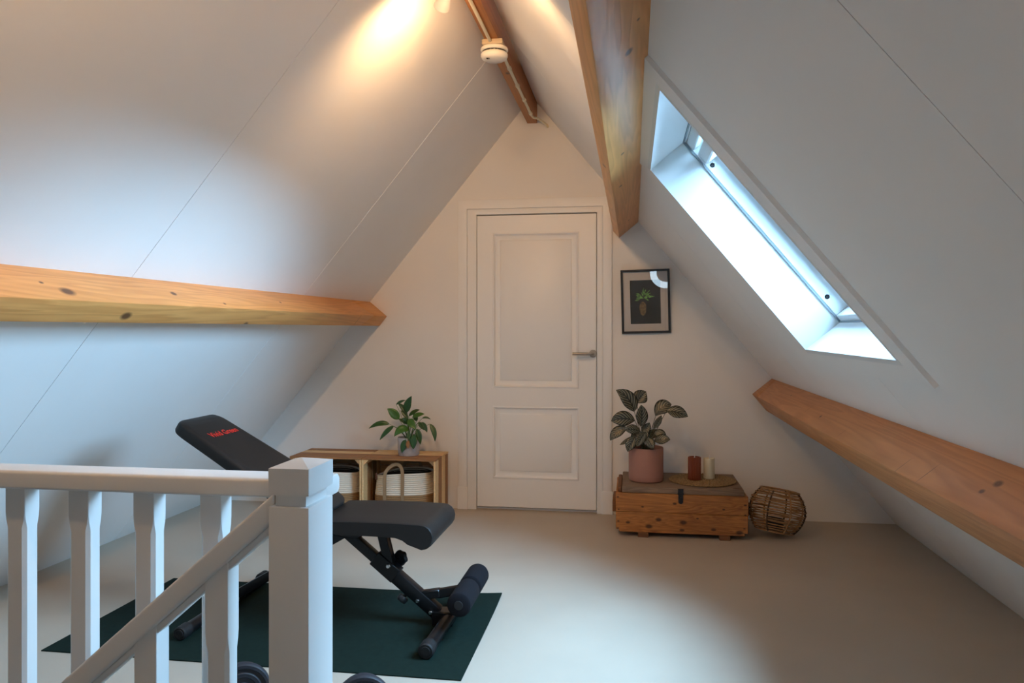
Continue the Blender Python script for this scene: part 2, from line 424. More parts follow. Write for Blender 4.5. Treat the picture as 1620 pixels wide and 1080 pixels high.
mb.cyl((hx, DY + .001, hz), (hx, DY - .008, hz), .026, 32, .002)
mb.tube([(hx, DY - .006, hz), (hx, DY - .045, hz), (hx - .006, DY - .052, hz), (hx - .015, DY - .054, hz), (hx - .135, DY - .054, hz)], .0095, 16)
tag(mb.build('door_handle', STEEL, door), 'brushed steel lever handle')
mb = MB()
# outer architrave, inner step, jamb stop; fair gaps keep the fine joint lines
def casing(mb, xo0, xi0, xi1, xo1, zo, zi, yf, yb, zb=0.0):
    mb.prism([(xo0, yf, zb), (xi0, yf, zb), (xi0, yf, zi), (xi1, yf, zi), (xi1, yf, zb), (xo1, yf, zb), (xo1, yf, zo), (xo0, yf, zo)], (0, yb - yf, 0), .0025, 2)
casing(mb, -1.194, -1.131, -.195, -.135, 2.142, 2.079, 5.240, YG, .0)
casing(mb, -1.130, -1.066, -.235, -.196, 2.078, 2.040, 5.247, YG + .06)
mb.box((-1.198, 5.236, 0), (-1.126, YG, .155), .002, 1); mb.box((-.203, 5.236, 0), (-.128, YG, .155), .002, 1)
mb.box((-1.07, DY + .03, 0), (-.23, YG + .14, .012))
struct(mb, 'trim_1', TRIM)

# ---------------------------------------------------------------- skylight
mb = MB()      # lining of the opening, the face frame around it and the sash
RD = -.155
def ringslab(mb, s0, s1, y0, y1, ts0, ts1, ty, d0, d1, bev=0.0):
    """rectangular ring: opening s0..s1,y0..y1, arm widths ts0 (top), ts1 (bottom), ty (sides)"""
    tyn, tyf = ty if isinstance(ty, tuple) else (ty, ty)
    slab(mb, 1, s0 - ts0, s0, y0 - tyn, y1 + tyf, d0, d1, bev); slab(mb, 1, s1, s1 + ts1, y0 - tyn, y1 + tyf, d0, d1, bev)
    slab(mb, 1, s0, s1, y0 - tyn, y0, d0, d1, bev); slab(mb, 1, s0, s1, y1, y1 + tyf, d0, d1, bev)
ringslab(mb, WS0, WS1, WY0, WY1, .018, .018, .018, .0135, -.155)
sky = struct(mb, 'window_1', REVEAL)
mb = MB(); ringslab(mb, WS0 - .002, WS1 + .002, WY0 - .002, WY1 + .002, .066, .084, .108, .013, -.001)
tag(mb.build('face_frame', PAINT, sky), 'flat white surround board')
mb = MB(); ringslab(mb, WS0 + .004, WS1 - .004, WY0 + .004, WY1 - .004, .05, .05, .05, -.155, -.163)
mb.build('window_seal', SEAL, sky)
mb = MB(); ringslab(mb, WS0 + .008, WS1 - .03, WY0 + .004, WY1 - .004, .05, .06, .05, -.163, -.235, .002)
ringslab(mb, WS0 + .05, WS1 - .05, WY0 + .03, WY1 - .03, .06, .06, .05, -.237, -.275, .002)
mb.build('window_frame', REVEAL, sky)
mb = MB(); slab(mb, 1, WS0 + .01, WS0 + .055, WY0 + .01, WY1 - .01, -.165, -.20, .004); slab(mb, 1, WS0 + .075, WS0 + .135, WY0 + .012, WY1 - .012, -.168, -.232, .006)
tag(mb.build('ventilation_flap', REVEAL, sky), 'white ventilation bar')
mb = MB(); slab(mb, 1, WS0 + .02, WS1 - .02, WY0, WY1, -.258, -.262); mb.build('glass_pane', GLASS, sky)
for s_ in (WS0 + .15, WS1 - .11):
    mb = MB(); a = SR(s_, WY1 - .0, -.185); mb.cyl(a + Vector((0, .004, 0)), a + Vector((0, -.004, 0)), .011, 20, .001)
    cap = mb.build('screw_cap', REVEAL, sky)
    mb = MB(); mb.cyl(a + Vector((0, -.003, 0)), a + Vector((0, -.006, 0)), .006, 16); tag(mb.build('screw', IRON, cap), 'dark screw head')

# ================================================================== ROOF BEAMS
def beam(name, side, s0, s1, depth, y0, y1, mat, label, cut=None, embed=.001):
    """purlin: s0..s1 along the slope, depth out of it"""
    org = SR((s0 + s1) / 2, YG, depth / 2, side)
    mb = MB()
    def seg(ya, yb, ka=0.0, kb=0.0):
        c = [(s0, -embed), (s1, -embed), (s1, depth), (s0, depth)]
        q = [((s - s0) / (s1 - s0), d / depth) for s, d in c]
        mb.hexa([SR(s, ya + ka * (u[0] - .5) * -1 + ka * (u[1] - .5), d, side) for (s, d), u in zip(c, q)] + [SR(s, yb + kb * (u[0] - .5) * -1 + kb * (u[1] - .5), d, side) for (s, d), u in zip(c, q)], .004, 2)
    if cut: seg(y0, cut[0] - .0012, 0, cut[1]); seg(cut[0] + .0012, y1, cut[1], 0)
    else: seg(y0, y1)
    o = mb.build(name, mat, None, org); tag(o, label, 'beam'); return o, org
PINE1 = ((.62, .36, .17), (.30, .135, .045)); 
bo = SR((1.816 + 1.90) / 2, YG, .081, -1)
def bk(s, y, d, side, org): return tuple(SR(s, y, d, side) - org)
WB = wood('pine_left_purlin', (.82, .38, .115), (.50, .19, .045), 1, 6, .5,
          knots=[(bk(1.813, 2.175, .118, -1, bo), .020), (bk(1.813, 2.78, .085, -1, bo), .012), (bk(1.813, 3.10, .131, -1, bo), .007), (bk(1.815, 3.7, .09, -1, bo), .007), (bk(1.86, 4.74, .163, -1, bo), .06, (1, 22, 1)),
                 (bk(1.87, 2.46, .162, -1, bo), .018), (bk(1.90, 3.34, .162, -1, bo), .013), (bk(1.813, 2.1, .08, -1, bo), .006)], knotcol=(.09, .035, .015))
beam('roof_beam', -1, 1.816, 1.905, .163, YB, YG, WB, 'orange pine beam running along the left white slope, with dark knots', cut=(4.88, .12))
bo = SR((1.068 + 1.133) / 2, YG, .083, 1)
WB2 = wood('pine_upper_purlin', (.80, .38, .125), (.48, .20, .05), 1, 6, .42,
           knots=[(bk(1.133, 1.913, .064, 1, bo), .013), (bk(1.133, 2.92, .10, 1, bo), .009), (bk(1.133, 3.51, .12, 1, bo), .010), (bk(1.133, 1.76, .036, 1, bo), .005), (bk(1.133, 3.5, .12, 1, bo), .006),
                  (bk(1.10, 3.05, .166, 1, bo), .012), (bk(1.133, 4.8, .08, 1, bo), .008)])
beam('roof_beam', 1, 1.066, 1.133, .166, YB, YG, WB2, 'thick pine beam overhead between the ridge and the skylight')
bo = SR(2.56, YG, .081, 1)
WB3 = wood('pine_lower_purlin', (.66, .30, .12), (.42, .17, .06), 1, 6, .55, knots=[(bk(2.487, 3.6, .10, 1, bo), .008), (bk(2.487, 4.4, .06, 1, bo), .006), (bk(2.487, 2.47, .135, 1, bo), .042, (1, 26, 1)), (bk(2.487, 2.30, .12, 1, bo), .045, (1, 22, 1)), (bk(2.487, 3.17, .125, 1, bo), .03, (1, 22, 1)), (bk(2.487, 3.87, .09, 1, bo), .03, (1, 18, 1)), (bk(2.487, 1.98, .064, 1, bo), .012), (bk(2.487, 2.0, .10, 1, bo), .008)], knotcol=(.14, .06, .03), auto=0)
beam('roof_beam', 1, 2.487, 2.63, .162, YB, YG, WB3, 'pine beam low on the right slope under the skylight, ending by the gable', cut=(5.13, -.09))
WB4 = wood('pine_ridge', (.52, .20, .05), (.30, .10, .022), 1, 6, .5, knots=[((.0, -1.05, -.09), .012), ((0.01, -2.6, -.09), .008)])
mb = MB(); mb.box((-.712, YB, 2.660), (-.643, YG, 2.80), .004, 2); o = mb.build('ridge_beam', WB4, None, (-.68, YG, 2.75))
tag(o, 'dark orange ridge beam under the peak of the roof, carrying the pipe', 'beam')

# ================================================================== RIDGE: detector, pipe, spotlights
BZ = 2.660
t = thing('smoke_detector', 'round white smoke detector mounted under the ridge beam', 'smoke detector', (-.672, 3.72, BZ))
mb = MB(); mb.box((-.722, 3.69, BZ - .026), (-.622, 3.83, BZ - .0005), .003, 2); tag(mb.build('mounting_block', PALEW, t), 'pale wooden mounting block')
c = Vector((-.672, 3.755, BZ - .027))
mb = MB(); mb.lathe([(0, 0), (.066, 0), (.068, -.004), (.068, -.012), (.064, -.016), (.055, -.017), (.055, -.022), (.062, -.024), (.0665, -.030), (.0665, -.040), (.062, -.050), (.050, -.057), (0, -.058)], c, 48)
mb.build('detector_body', WHITEP, t)
mb = MB(); 
for k in range(20):
    a = 2 * pi * k / 20; mb.box((-.003, -.008, -.0025), (.003, .008, .0025), mat=Matrix.Translation(c + Vector((.0555 * cos(a), .0555 * sin(a), -.0195))) @ Matrix.Rotation(a, 4, 'Z'))
tag(mb.build('vent_slot', IRON, t), 'dark vent slots')
mt = Matrix.Translation(c + Vector((-.028, -.030, -.0567))) @ Matrix.Rotation(radians(180), 4, 'X') @ Matrix.Rotation(radians(0), 4, 'Z') @ Matrix.Rotation(radians(0), 4, 'Z')
mt = Matrix.Translation(c + Vector((-.026, -.032, -.0585))) @ Matrix(((1, 0, 0, 0), (0, -1, 0, 0), (0, 0, -1, 0), (0, 0, 0, 1)))
text_mesh('lettering', 'Ei', .024, IRON, t, mt)

t = thing('cable_pipe', 'thin cream cable pipe clipped along the underside of the ridge beam', 'pipe', (-.65, 4.4, BZ))
px = -.652
pts = [(px, 3.845, BZ - .011), (px, 5.03, BZ - .011), (px + .004, 5.10, BZ - .006), (-.628, 5.16, BZ + .006), (-.575, 5.235, BZ - .022), (-.570, YG - .004, BZ - .03)]
mb = MB(); mb.tube(pts, .0082, 12); mb.tube([(px - .03, YB + .3, BZ - .011), (px - .03, 3.685, BZ - .011)], .0082, 12)
mb.build('pipe', CREAMP, t)
for y in (3.93, 4.10, 4.40, 4.68, 4.98):
    mb = MB(); mb.cyl((px, y - .011, BZ - .011), (px, y + .011, BZ - .011), .0122, 16, .003); mb.box((px - .010, y - .009, BZ - .012), (px + .010, y + .009, BZ - .0005), .002, 1)
    mb.build('pipe_clip', CREAMP, t)
mb = MB(); mb.cyl((px, 3.842, BZ - .014), (px, 3.88, BZ - .014), .015, 20, .004); mb.build('pipe_coupling', CREAMP, t)

def spotlight(label, pos, aim, energy, size_deg, blend, arm, emitter=True):
    t = thing('ceiling_spotlight', label, 'spotlight', arm, 'spotlights on the ridge beam')
    pos = Vector(pos); d = (Vector(aim) - pos).normalized(); q = Vector((0, 0, 1)).rotation_difference(d)
    a = Vector(arm)
    mb = MB(); mb.cyl(a, a + Vector((0, 0, -.018)), .035, 28, .003); mb.build('ceiling_plate', WHITEP, t)
    mb = MB(); mb.tube([a + Vector((0, 0, -.015)), a + Vector((0, 0, -.05)), pos - d * .075], .006, 10); mb.build('arm', WHITEP, t)
    mb = MB(); mb.lathe([(0, -.085), (.014, -.085), (.018, -.07), (.030, -.01), (.032, .0), (.0295, .0), (.0275, -.012), (0, -.014)], pos, 32, q); s_ = mb.build('lamp_shade', WHITEP, t)
    mb = MB(); mb.lathe([(0, -.0125), (.026, -.0115)], pos, 24, q); mb.build('bulb', LAMPGLOW, s_)
    l = bpy.data.lights.new('spotlight_glow', 'SPOT'); l.energy = energy; l.color = (1.0, .59, .27); l.spot_size = radians(size_deg); l.spot_blend = blend; l.shadow_soft_size = .026
    lo = bpy.data.objects.new('spotlight_glow', l); COL.objects.link(lo); lo.location = pos + d * .004
    lo.rotation_euler = d.to_track_quat('-Z', 'Y').to_euler()
spotlight('white spotlight head peeking in beside the ridge beam, turned left', (-.725, 2.90, 2.49), (-1.10, 3.50, 2.12), 12, 165, 1.0, (-.69, 2.82, BZ))
spotlight('white spotlight on the ridge beam turned towards the right slope, above the view', (-.56, 2.45, 2.46), (-.10, 3.9, 2.05), 11, 125, 1.0, (-.67, 2.40, BZ))
spotlight('unseen white spotlight added on the ridge beam above the viewer to brighten the left slope', (-.70, 1.05, 2.50), (-1.8, 2.4, 1.7), 25, 140, 1.0, (-.68, .95, BZ))  # extra lamp out of view, added to brighten the left slope
spotlight('unseen white spotlight added on the ridge beam at the rear wall, bounced off it as fill', (-.68, -1.2, 2.50), (-.6, -2.0, 1.9), 7, 150, 1.0, (-.68, -1.1, BZ))  # added fill lamp, its bounce off the rear wall lifts the near side

t = thing('added_ring_light', 'unseen cool-white ring lamp on a thin stand, added behind the viewer for the glass reflection and fill', 'lamp', (.49, -.6, 0))  # added, out of view: gives the arc in the picture glass and front fill
mb = MB(); mb.ring((.49, -.6, 1.08), .174, .044, 64, 10, (0, 1, 0)); mb.bm.transform(Matrix.Translation((0, -.6, 0)) @ Matrix.Diagonal((1, .35, 1, 1)) @ Matrix.Translation((0, .6, 0))); mb.build('diffuser', emit('added_ring_glow', (.62, .84, 1.0), 4.5), t, angle=80)
mb = MB(); mb.tube([(.49, -.62, .03), (.49, -.62, .87)], .009, 12)
for k in range(3): mb.tube([(.49, -.62, .25), (.49 + .25 * cos(2.1 * k + .4), -.62 + .25 * sin(2.1 * k + .4), .008)], .007, 10)
mb.build('stand', BLACKM, t)

# ================================================================== STAIR RAILING
t = thing('stair_railing', 'white painted stair railing with square newel post and sloping handrail in the foreground', 'railing', (-.66, 1.48, 0))
nx0, nx1, ny0, ny1 = -.703, -.620, 1.420, 1.543
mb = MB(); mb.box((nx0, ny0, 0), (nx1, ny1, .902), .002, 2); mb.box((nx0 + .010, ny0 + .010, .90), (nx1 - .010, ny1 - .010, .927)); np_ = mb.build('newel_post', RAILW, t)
mb = MB(); cx_, cy_ = (nx0 + nx1) / 2, (ny0 + ny1) / 2
b_ = mb.verts([(nx0, ny0, .925), (nx1, ny0, .925), (nx1, ny1, .925), (nx0, ny1, .925)]); u_ = mb.verts([(nx0, ny0, .977), (nx1, ny0, .977), (nx1, ny1, .977), (nx0, ny1, .977)]); ap = mb.bm.verts.new((cx_, cy_, .990))
mb.bm.faces.new(b_)
for k in range(4): mb.bm.faces.new([b_[k], b_[(k + 1) % 4], u_[(k + 1) % 4], u_[k]]); mb.bm.faces.new([u_[k], u_[(k + 1) % 4], ap])
mb.build('post_cap', RAILW, np_, angle=4)
mb = MB()   # level handrail runs behind the newel and ends just past it
prof = [(1.545, .893), (1.549, .889), (1.628, .889), (1.638, .898), (1.638, .920), (1.628, .931), (1.552, .931), (1.545, .926)]
mb.prism([(-2.60, y_, z_) for y_, z_ in prof], (2.60 - .642, 0, 0), .004, 2); mb.build('handrail', RAILW, t)
def baluster(x, y, z0, z1, c0, c1, w=.050, d=.045):
    mb = MB()
    def sec(z, k):
        a, b2 = w / 2, d / 2
        return [(x + i, y + j, z) for i, j in ((-a + k, -b2), (a - k, -b2), (a, -b2 + k), (a, b2 - k), (a - k, b2), (-a + k, b2), (-a, b2 - k), (-a, -b2 + k))]
    zz = [(z1, .001), (c1 + .035, .001), (c1 + .018, .003), (c1, .0075), (c0, .0075), (c0 - .018, .003), (c0 - .035, .001), (z0, .001)]
    rows = [mb.verts(sec(z, k)) for z, k in zz]
    for A, B in zip(rows, rows[1:]):
        for k in range(8): mb.bm.faces.new([A[k], A[(k + 1) % 8], B[(k + 1) % 8], B[k]])
    mb.bm.faces.new(rows[0]); mb.bm.faces.new(rows[-1][::-1])
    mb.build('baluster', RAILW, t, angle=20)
for k in range(11): baluster(-.912 - .1605 * k, 1.592, 0, .892, .13, .795)
# sloping handrail down the stair, on the near side
sl = .868
def hz(x): return .913 + (x + .717) * sl
X0, X1 = -.704, -2.35
mb = MB(); c0 = .056
mb.prism([(X0, 1.446, hz(X0)), (X1, 1.446, hz(X1)), (X1, 1.446, hz(X1) - c0), (X0, 1.446, hz(X0) - c0)], (0, .062, 0), .006, 3)
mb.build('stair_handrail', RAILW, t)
mb = MB(); mb.prism([(X0, 1.458, hz(X0) - c0), (X1, 1.458, hz(X1) - c0), (X1, 1.458, hz(X1) - c0 - .018), (X0, 1.458, hz(X0) - c0 - .018)], (0, .038, 0), .002, 1); mb.build('rail_fillet', RAILW, t)
for k in range(8):
    x = -.833 - .1575 * k; zt_ = hz(x) - .030
    baluster(x, 1.4775, hz(x) - .93, zt_, hz(x) - .80, hz(x) - .21 - .01 * (k == 0))
mb = MB()
mb.bar((X0, 1.4775, hz(X0) - .93), (X1, 1.4775, hz(X1) - .93), .035, .12, (0, 0, 1), .003, 1); mb.build('string_board', RAILW, t)

# ================================================================== GYM MAT, BENCH, DUMBBELLS
mb = MB()
nx_, ny_ = 24, 14; gx = [(-2.265 + 1.665 * i / nx_) for i in range(nx_ + 1)]; gy = [2.680 + .878 * j / ny_ for j in range(ny_ + 1)]
top = []
for i, x in enumerate(gx):
    row = []
    for j, y_ in enumerate(gy):
        z = .0045
        e = (i / nx_) ** 10 * (j / ny_) ** 6
        row.append((mb.bm.verts.new((x, y_ - .01 * (x + .6) * 0, z + .014 * e)), mb.bm.verts.new((x, y_, .0005 + .014 * e))))
    top.append(row)
for i in range(nx_):
    for j in range(ny_):
        a, b2, c2, d2 = top[i][j], top[i + 1][j], top[i + 1][j + 1], top[i][j + 1]
        mb.bm.faces.new([a[0], b2[0], c2[0], d2[0]]); mb.bm.faces.new([d2[1], c2[1], b2[1], a[1]])
def wallq(P, Q): mb.bm.faces.new([P[0], P[1], Q[1], Q[0]])
for i in range(nx_): wallq(top[i][0], top[i + 1][0]); wallq(top[i + 1][ny_], top[i][ny_])
for j in range(ny_): wallq(top[0][j + 1], top[0][j]); wallq(top[nx_][j], top[nx_][j + 1])
o = mb.build('exercise_mat', MATM, None, (-1.43, 3.12, 0)); tag(o, 'dark green exercise mat lying on the floor under the weight bench', 'mat')

CY = 3.18
t = thing('weight_bench', 'black adjustable weight bench with raised backrest on the green mat', 'weight bench', (-1.3, CY, .005))
def padmesh(outline, thick, rnd, xf, nd=4):
    """soft cushion: 2D outline (u,v) list, rounded rim; xf maps (u,v,h) to world"""
    mb = MB(); cx0 = sum(p[0] for p in outline) / len(outline); cy0 = sum(p[1] for p in outline) / len(outline)
    lay = []
    steps = [(rnd, 0), (rnd * .3, rnd * .25), (0, rnd * .9), (0, thick - rnd * .9), (rnd * .3, thick - rnd * .25), (rnd, thick), (rnd * 3, thick + .004)]
    for ins, h in steps:
        row = []
        for u, v in outline:
            l = sqrt((u - cx0) ** 2 + (v - cy0) ** 2); k = (l - ins) / l
            row.append(mb.bm.verts.new(xf(cx0 + (u - cx0) * k, cy0 + (v - cy0) * k, h)))
        lay.append(row)
    n = len(outline)
    for A, B in zip(lay, lay[1:]):
        for k in range(n): mb.bm.faces.new([A[k], A[(k + 1) % n], B[(k + 1) % n], B[k]])
    mb.bm.faces.new(lay[0][::-1]); mb.bm.faces.new(lay[-1])
    return mb
def rounded(pts, r, n=5):
    out = []; N_ = len(pts)
    for i in range(N_):
        p, a, b2 = Vector(pts[i]), Vector(pts[i - 1]), Vector(pts[(i + 1) % N_])
        rr = r[i] if isinstance(r, (list, tuple)) else r
        da, db = (a - p).normalized() * rr, (b2 - p).normalized() * rr
        for k in range(n + 1):
            q = k / n; out.append(tuple((p + da) * (1 - q) ** 2 + p * 2 * q * (1 - q) + (p + db) * q ** 2))
    return out
# backrest: u along the incline from the bottom end, v across
ang = math.atan(.588); bx0, bz0 = -1.262, .484
def xb(u, v, h): return Vector((bx0 - u * cos(ang) - (.052 - h) * -sin(ang) * -1, CY - .013 + v, bz0 + u * sin(ang) - (.052 - h) * cos(ang)))
out = rounded([(0, -.165), (.20, -.20), (.34, -.195), (.748, -.158), (.748, .158), (.34, .195), (.20, .20), (0, .165)], [.06, .08, .1, .05, .05, .1, .08, .06])
bp = padmesh(out, .052, .014, xb).build('backrest_pad', VINYL, t, angle=50)
ux = Vector((-cos(ang), 0, sin(ang))); nn = Vector((sin(ang), 0, cos(ang)))
ctr = xb(.602, .0, .0575) + Vector((0, .003, 0))
R3 = Matrix((Vector((0, 1, 0)), ux, nn)).transposed().to_4x4(); R3.translation = ctr
text_mesh('lettering', 'Vivid Green', .046, REDP, bp, R3)['label'] = 'red printed lettering'
# seat: side profile pushed across, front end rolled down
def seat_side():
    p = [(-1.300, .418), (-1.296, .452), (-1.275, .468)]
    p += [(-1.10, .473), (-.95, .473), (-.835, .470)]
    for k in range(1, 9):
        a = radians(90 - k * 22); p.append((-.832 + .052 * cos(a) * 1.0, .4185 + .052 * sin(a)))
    p += [(-.882, .385), (-.905, .402), (-.935, .412), (-.99, .414)]
    return p
sp = seat_side(); mb = MB(); rows = []
half = .200; ccx, ccz = -1.04, .435
for v, k in ((-half, .93), (-half + .004, .97), (-half + .014, 1), (-half * .5, 1.0), (0, 1.0), (half * .5, 1.0), (half - .014, 1), (half - .004, .97), (half, .93)):
    rows.append([mb.bm.verts.new((ccx + (x - ccx) * (1 - (1 - k) * .25), CY + v, ccz + (z - ccz) * k)) for x, z in sp])
n = len(sp)
for A, B in zip(rows, rows[1:]):
    for k in range(n): mb.bm.faces.new([A[k], A[(k + 1) % n], B[(k + 1) % n], B[k]])
mb.bm.faces.new(rows[0][::-1]); mb.bm.faces.new(rows[-1]); mb.build('seat_pad', VINYL, t, angle=50)
mb = MB(); mb.box((-1.27, CY - .10, .408), (-.97, CY + .10, .4195), .003, 1); mb.bar((-1.31, CY, .398), (-1.0, CY, .398), .04, .03, (0, 0, 1), .003, 1); mb.build('seat_bracket', BLACKM, t)
A_, B_ = Vector((-1.235, CY, .392)), Vector((-.800, CY, .042)); dr_ = (B_ - A_).normalized(); up_ = Vector((-dr_.z, 0, dr_.x))
mb = MB(); mb.bar(A_, B_, .040, .042, up_, .004, 2); mb.bar(A_.lerp(B_, .38), A_.lerp(B_, .97), .050, .054, up_, .004, 2); mb.build('frame_rail', BLACKM, t)
mb = MB(); mb.bar(A_.lerp(B_, .34) + up_ * .004, A_.lerp(B_, .56) + up_ * .004, .056, .066, up_, .003, 1); mb.build('adjustment_sleeve', BLACKM, t)
piv = Vector((-1.020, CY, .246))
mb = MB(); 
for sgn in (-1, 1): mb.bar((-1.062, CY + sgn * .017, .412), piv + Vector((0, sgn * .017, 0)), .010, .040, (1, 0, .3), .002, 1)
mb.bar((-1.062, CY, .412), piv, .030, .036, (1, 0, .3), .002, 1); mb.build('seat_support', BLACKM, t)
mb = MB(); mb.cyl(piv + Vector((0, -.034, 0)), piv + Vector((0, -.022, 0)), .010, 6, .002); mb.cyl(piv + Vector((0, -.040, 0)), piv + Vector((0, -.03, 0)), .006, 12); mb.build('bolt', CHROME, t)
for f_ in (.80, .93):
    q_ = A_.lerp(B_, f_) - up_ * .004; mb = MB(); mb.cyl(q_ + Vector((0, -.040, 0)), q_ + Vector((0, -.025, 0)), .009, 6, .002); mb.cyl(q_ + Vector((0, -.050, 0)), q_ + Vector((0, -.038, 0)), .005, 12); mb.build('bolt', CHROME, t)
def knob(c, d, r=.026):
    c = Vector(c); d = Vector(d).normalized(); mb = MB(); mb.cyl(c, c + d * .03, .008, 12)
    mb.lathe([(0, .02), (r * .9, .02), (r, .026), (r, .040), (r * .8, .046), (0, .046)], c, 48, Vector((0, 0, 1)).rotation_difference(d), fn=lambda a, z: 1 + .07 * cos(6 * a)); mb.build('adjustment_knob', RUBBER, t)
knob(piv + Vector((.02, .02, .012)), (.25, 1, 0), .032)
knob(A_.lerp(B_, .70) - up_ * .022 + Vector((0, 0, 0)), -up_ + Vector((0, -.3, 0)), .022)
def foot(name, x, y0, y1, z, r, er):
    mb = MB(); mb.cyl((x, y0 + .02, z), (x + .01, y1 - .02, z), r, 28); f = mb.build(name, BLACKM, t)
    for ya, yb in ((y0, y0 + .06), (y1 - .06, y1)):
        mb = MB(); mb.cyl((x, ya, er + .005), (x, yb, er + .005), er, 28, .005); mb.cyl((x, ya - .002 if ya == y0 else yb - .002, er + .005), (x, ya + .004 if ya == y0 else yb + .002, er + .005), er * .6, 20, .001); mb.build('end_cap', RUBBER, f)
foot('front_foot', -.768, 2.82, 3.52, .034, .0265, .031)
foot('rear_foot', -1.785, 2.84, 3.58, .032, .024, .028)
mb = MB(); mb.box((-.83, CY - .035, .006), (-.742, CY + .035, .066), .004, 1); mb.build('foot_bracket', BLACKM, t)
mb = MB(); mb.bar((-1.20, CY, .385), (-1.785, CY, .045), .038, .038, (0, 0, 1), .004, 2); mb.build('rear_leg', BLACKM, t)
mb = MB(); mb.prism([(-1.34, CY - .03, .375), (-1.16, CY - .03, .352), (-1.13, CY - .03, .372), (-1.10, CY - .03, .40), (-1.36, CY - .03, .415)], (0, .06, 0), .004, 1); mb.build('hinge_bracket', BLACKM, t)
mb = MB()
for sgn in (-1, 1): mb.bar(xb(.02, sgn * .07 + .013, -.012), xb(.62, sgn * .07 + .013, -.012), .03, .022, (0, 0, 1), .003, 1)
mb.bar(xb(.30, 0.013, -.03), Vector((-1.45, CY, .235)), .03, .03, (1, 0, 0), .003, 1); mb.build('backrest_frame', BLACKM, t)
rc = Vector((-.676, CY, .160))
mb = MB(); mb.bar((-.905, CY, .118), (-.80, CY, .136), .036, .036, (0, 0, 1), .004, 1); mb.bar((-.81, CY, .132), rc - Vector((.01, 0, 0)), .032, .036, (0, 0, 1), .004, 1); mb.cyl((rc.x, CY - .19, rc.z), (rc.x, CY + .19, rc.z), .014, 16); mb.build('roller_arm', BLACKM, t)
for ya, yb in ((CY - .205, CY - .012), (CY + .012, CY + .195)):
    mb = MB(); mb.lathe([(.012, 0), (.040, 0), (.047, .005), (.049, .012), (.049, yb - ya - .012), (.047, yb - ya - .005), (.040, yb - ya), (.012, yb - ya)], (rc.x, ya, rc.z), 36, Vector((0, 0, 1)).rotation_difference(Vector((0, 1, 0)))); f = mb.build('foam_roller', FOAM, t)
    mb = MB(); e = ya if ya < CY - .1 else yb; mb.cyl((rc.x, e - .003, rc.z), (rc.x, e + .003, rc.z), .018, 20, .001); mb.build('end_cap', RUBBER, f)

def dumbbell(label, loc, r, turn, group='dumbbells near the railing'):
    t = thing('dumbbell', label, 'dumbbell', loc, group); c = Vector(loc) + Vector((0, 0, r))
    d = Vector((sin(turn), cos(turn), 0)); q = Vector((0, 0, 1)).rotation_difference(d)
    mb = MB(); mb.cyl(c - d * .19, c + d * .19, .013, 16, .002); mb.build('handle', CHROME, t)
    for sg in (-1, 1):
        for k in range(2):
            cc = c + d * sg * (.08 + k * .034); rr = r - .012 * k
            prof = [(.014, -.015), (rr * .3, -.015), (rr * .34, -.010), (rr * .5, -.010), (rr * .54, -.014), (rr * .66, -.014), (rr * .70, -.010), (rr * .82, -.010), (rr * .86, -.015), (rr * .96, -.014), (rr, -.009)]
            prof = prof + [(a, -b2) for a, b2 in prof[::-1]]
            mb = MB(); mb.lathe(prof, cc, 48, q); mb.build('weight_plate', PLATE, t)
        mb = MB(); mb.cyl(c + d * sg * .138, c + d * sg * .156, .024, 6, .003); mb.build('spin_nut', CHROME, t)
dumbbell('dark weight plates of the dumbbell seen between two balusters, left of the newel post', (-1.20, 2.25, 0), .088, -.50)
dumbbell('dark weight plates of the dumbbell at the bottom edge just right of the newel post', (-.80, 2.225, 0), .088, -.35)

# ================================================================== CRATES, BASKETS
CW = wood('crate_pine', (.72, .43, .19), (.40, .19, .07), 0, 14, .6, auto=0, stretch=.08, vary=.6)
CW2 = wood('crate_pine_pale', (.82, .56, .28), (.58, .34, .14), 0, 14, .6, stretch=.08)
CW3 = wood('crate_pine_dark', (.40, .18, .06), (.20, .08, .03), 0, 14, .6, stretch=.08)
CWV = wood('crate_pine_upright', (.74, .46, .22), (.44, .23, .09), 1, 14, .6, stretch=.08, vary=.6)
CWZ = wood('crate_pine_post', (.72, .43, .19), (.40, .19, .07), 2, 14, .6, stretch=.08, vary=.6)
def crate(label, x0):
    rr = random.Random(int(-x0 * 100)); x1 = x0 + .498; y0, y1, z1 = 4.865, 5.225, .400; th = .011
    t = thing('wooden_crate', label, 'crate', ((x0 + x1) / 2, (y0 + y1) / 2, 0), 'wooden crates along the gable')
    # boards run the length of the crate (x) on top, bottom and back; ends have boards running in depth (y)
    wd = (y1 - y0 - .030) / 4
    def slat(lo, hi, mat):
        if (lo[2] > .3 or mat is CWZ): mat = (CW2, CW3, CW, CW3, CW2)[rr.randrange(5)]
        mb = MB(); mb.box(lo, hi, .002, 1); mb.build('slat', mat, t)
    for k in range(4):
        ya = y0 + k * (wd + .010); slat((x0, ya, z1 - th), (x1, ya + wd, z1), CW); slat((x0, ya, 0), (x1, ya + wd, th), CW)
    hd = (z1 - 2 * th - .012) / 4
    for k in range(4):
        za = th + k * (hd + .004); slat((x0 + .012, y1 - th, za), (x1 - .012, y1, za + hd), CW)
    for xa, xb_ in ((x0, x0 + .012), (x1 - .012, x1)):
        for k in range(4):
            ya = y0 + k * (wd + .010); slat((xa, ya, th + .0005), (xb_, ya + wd - (.012 if k == 3 else 0), z1 - th - .0005), CWZ)
    for xa, sx in ((x0 + .012, 1), (x1 - .012, -1)):
        for za, sz in ((th, 1), (z1 - th, -1)):
            mb = MB(); mb.prism([(xa, y0 + .004, za), (xa + sx * .035, y0 + .004, za), (xa, y0 + .004, za + sz * .035)], (0, .34, 0), .001, 1); mb.build('corner_block', CWV, t)
    return t
crate('right wooden crate beside the door, the potted lily on its top', -1.757)
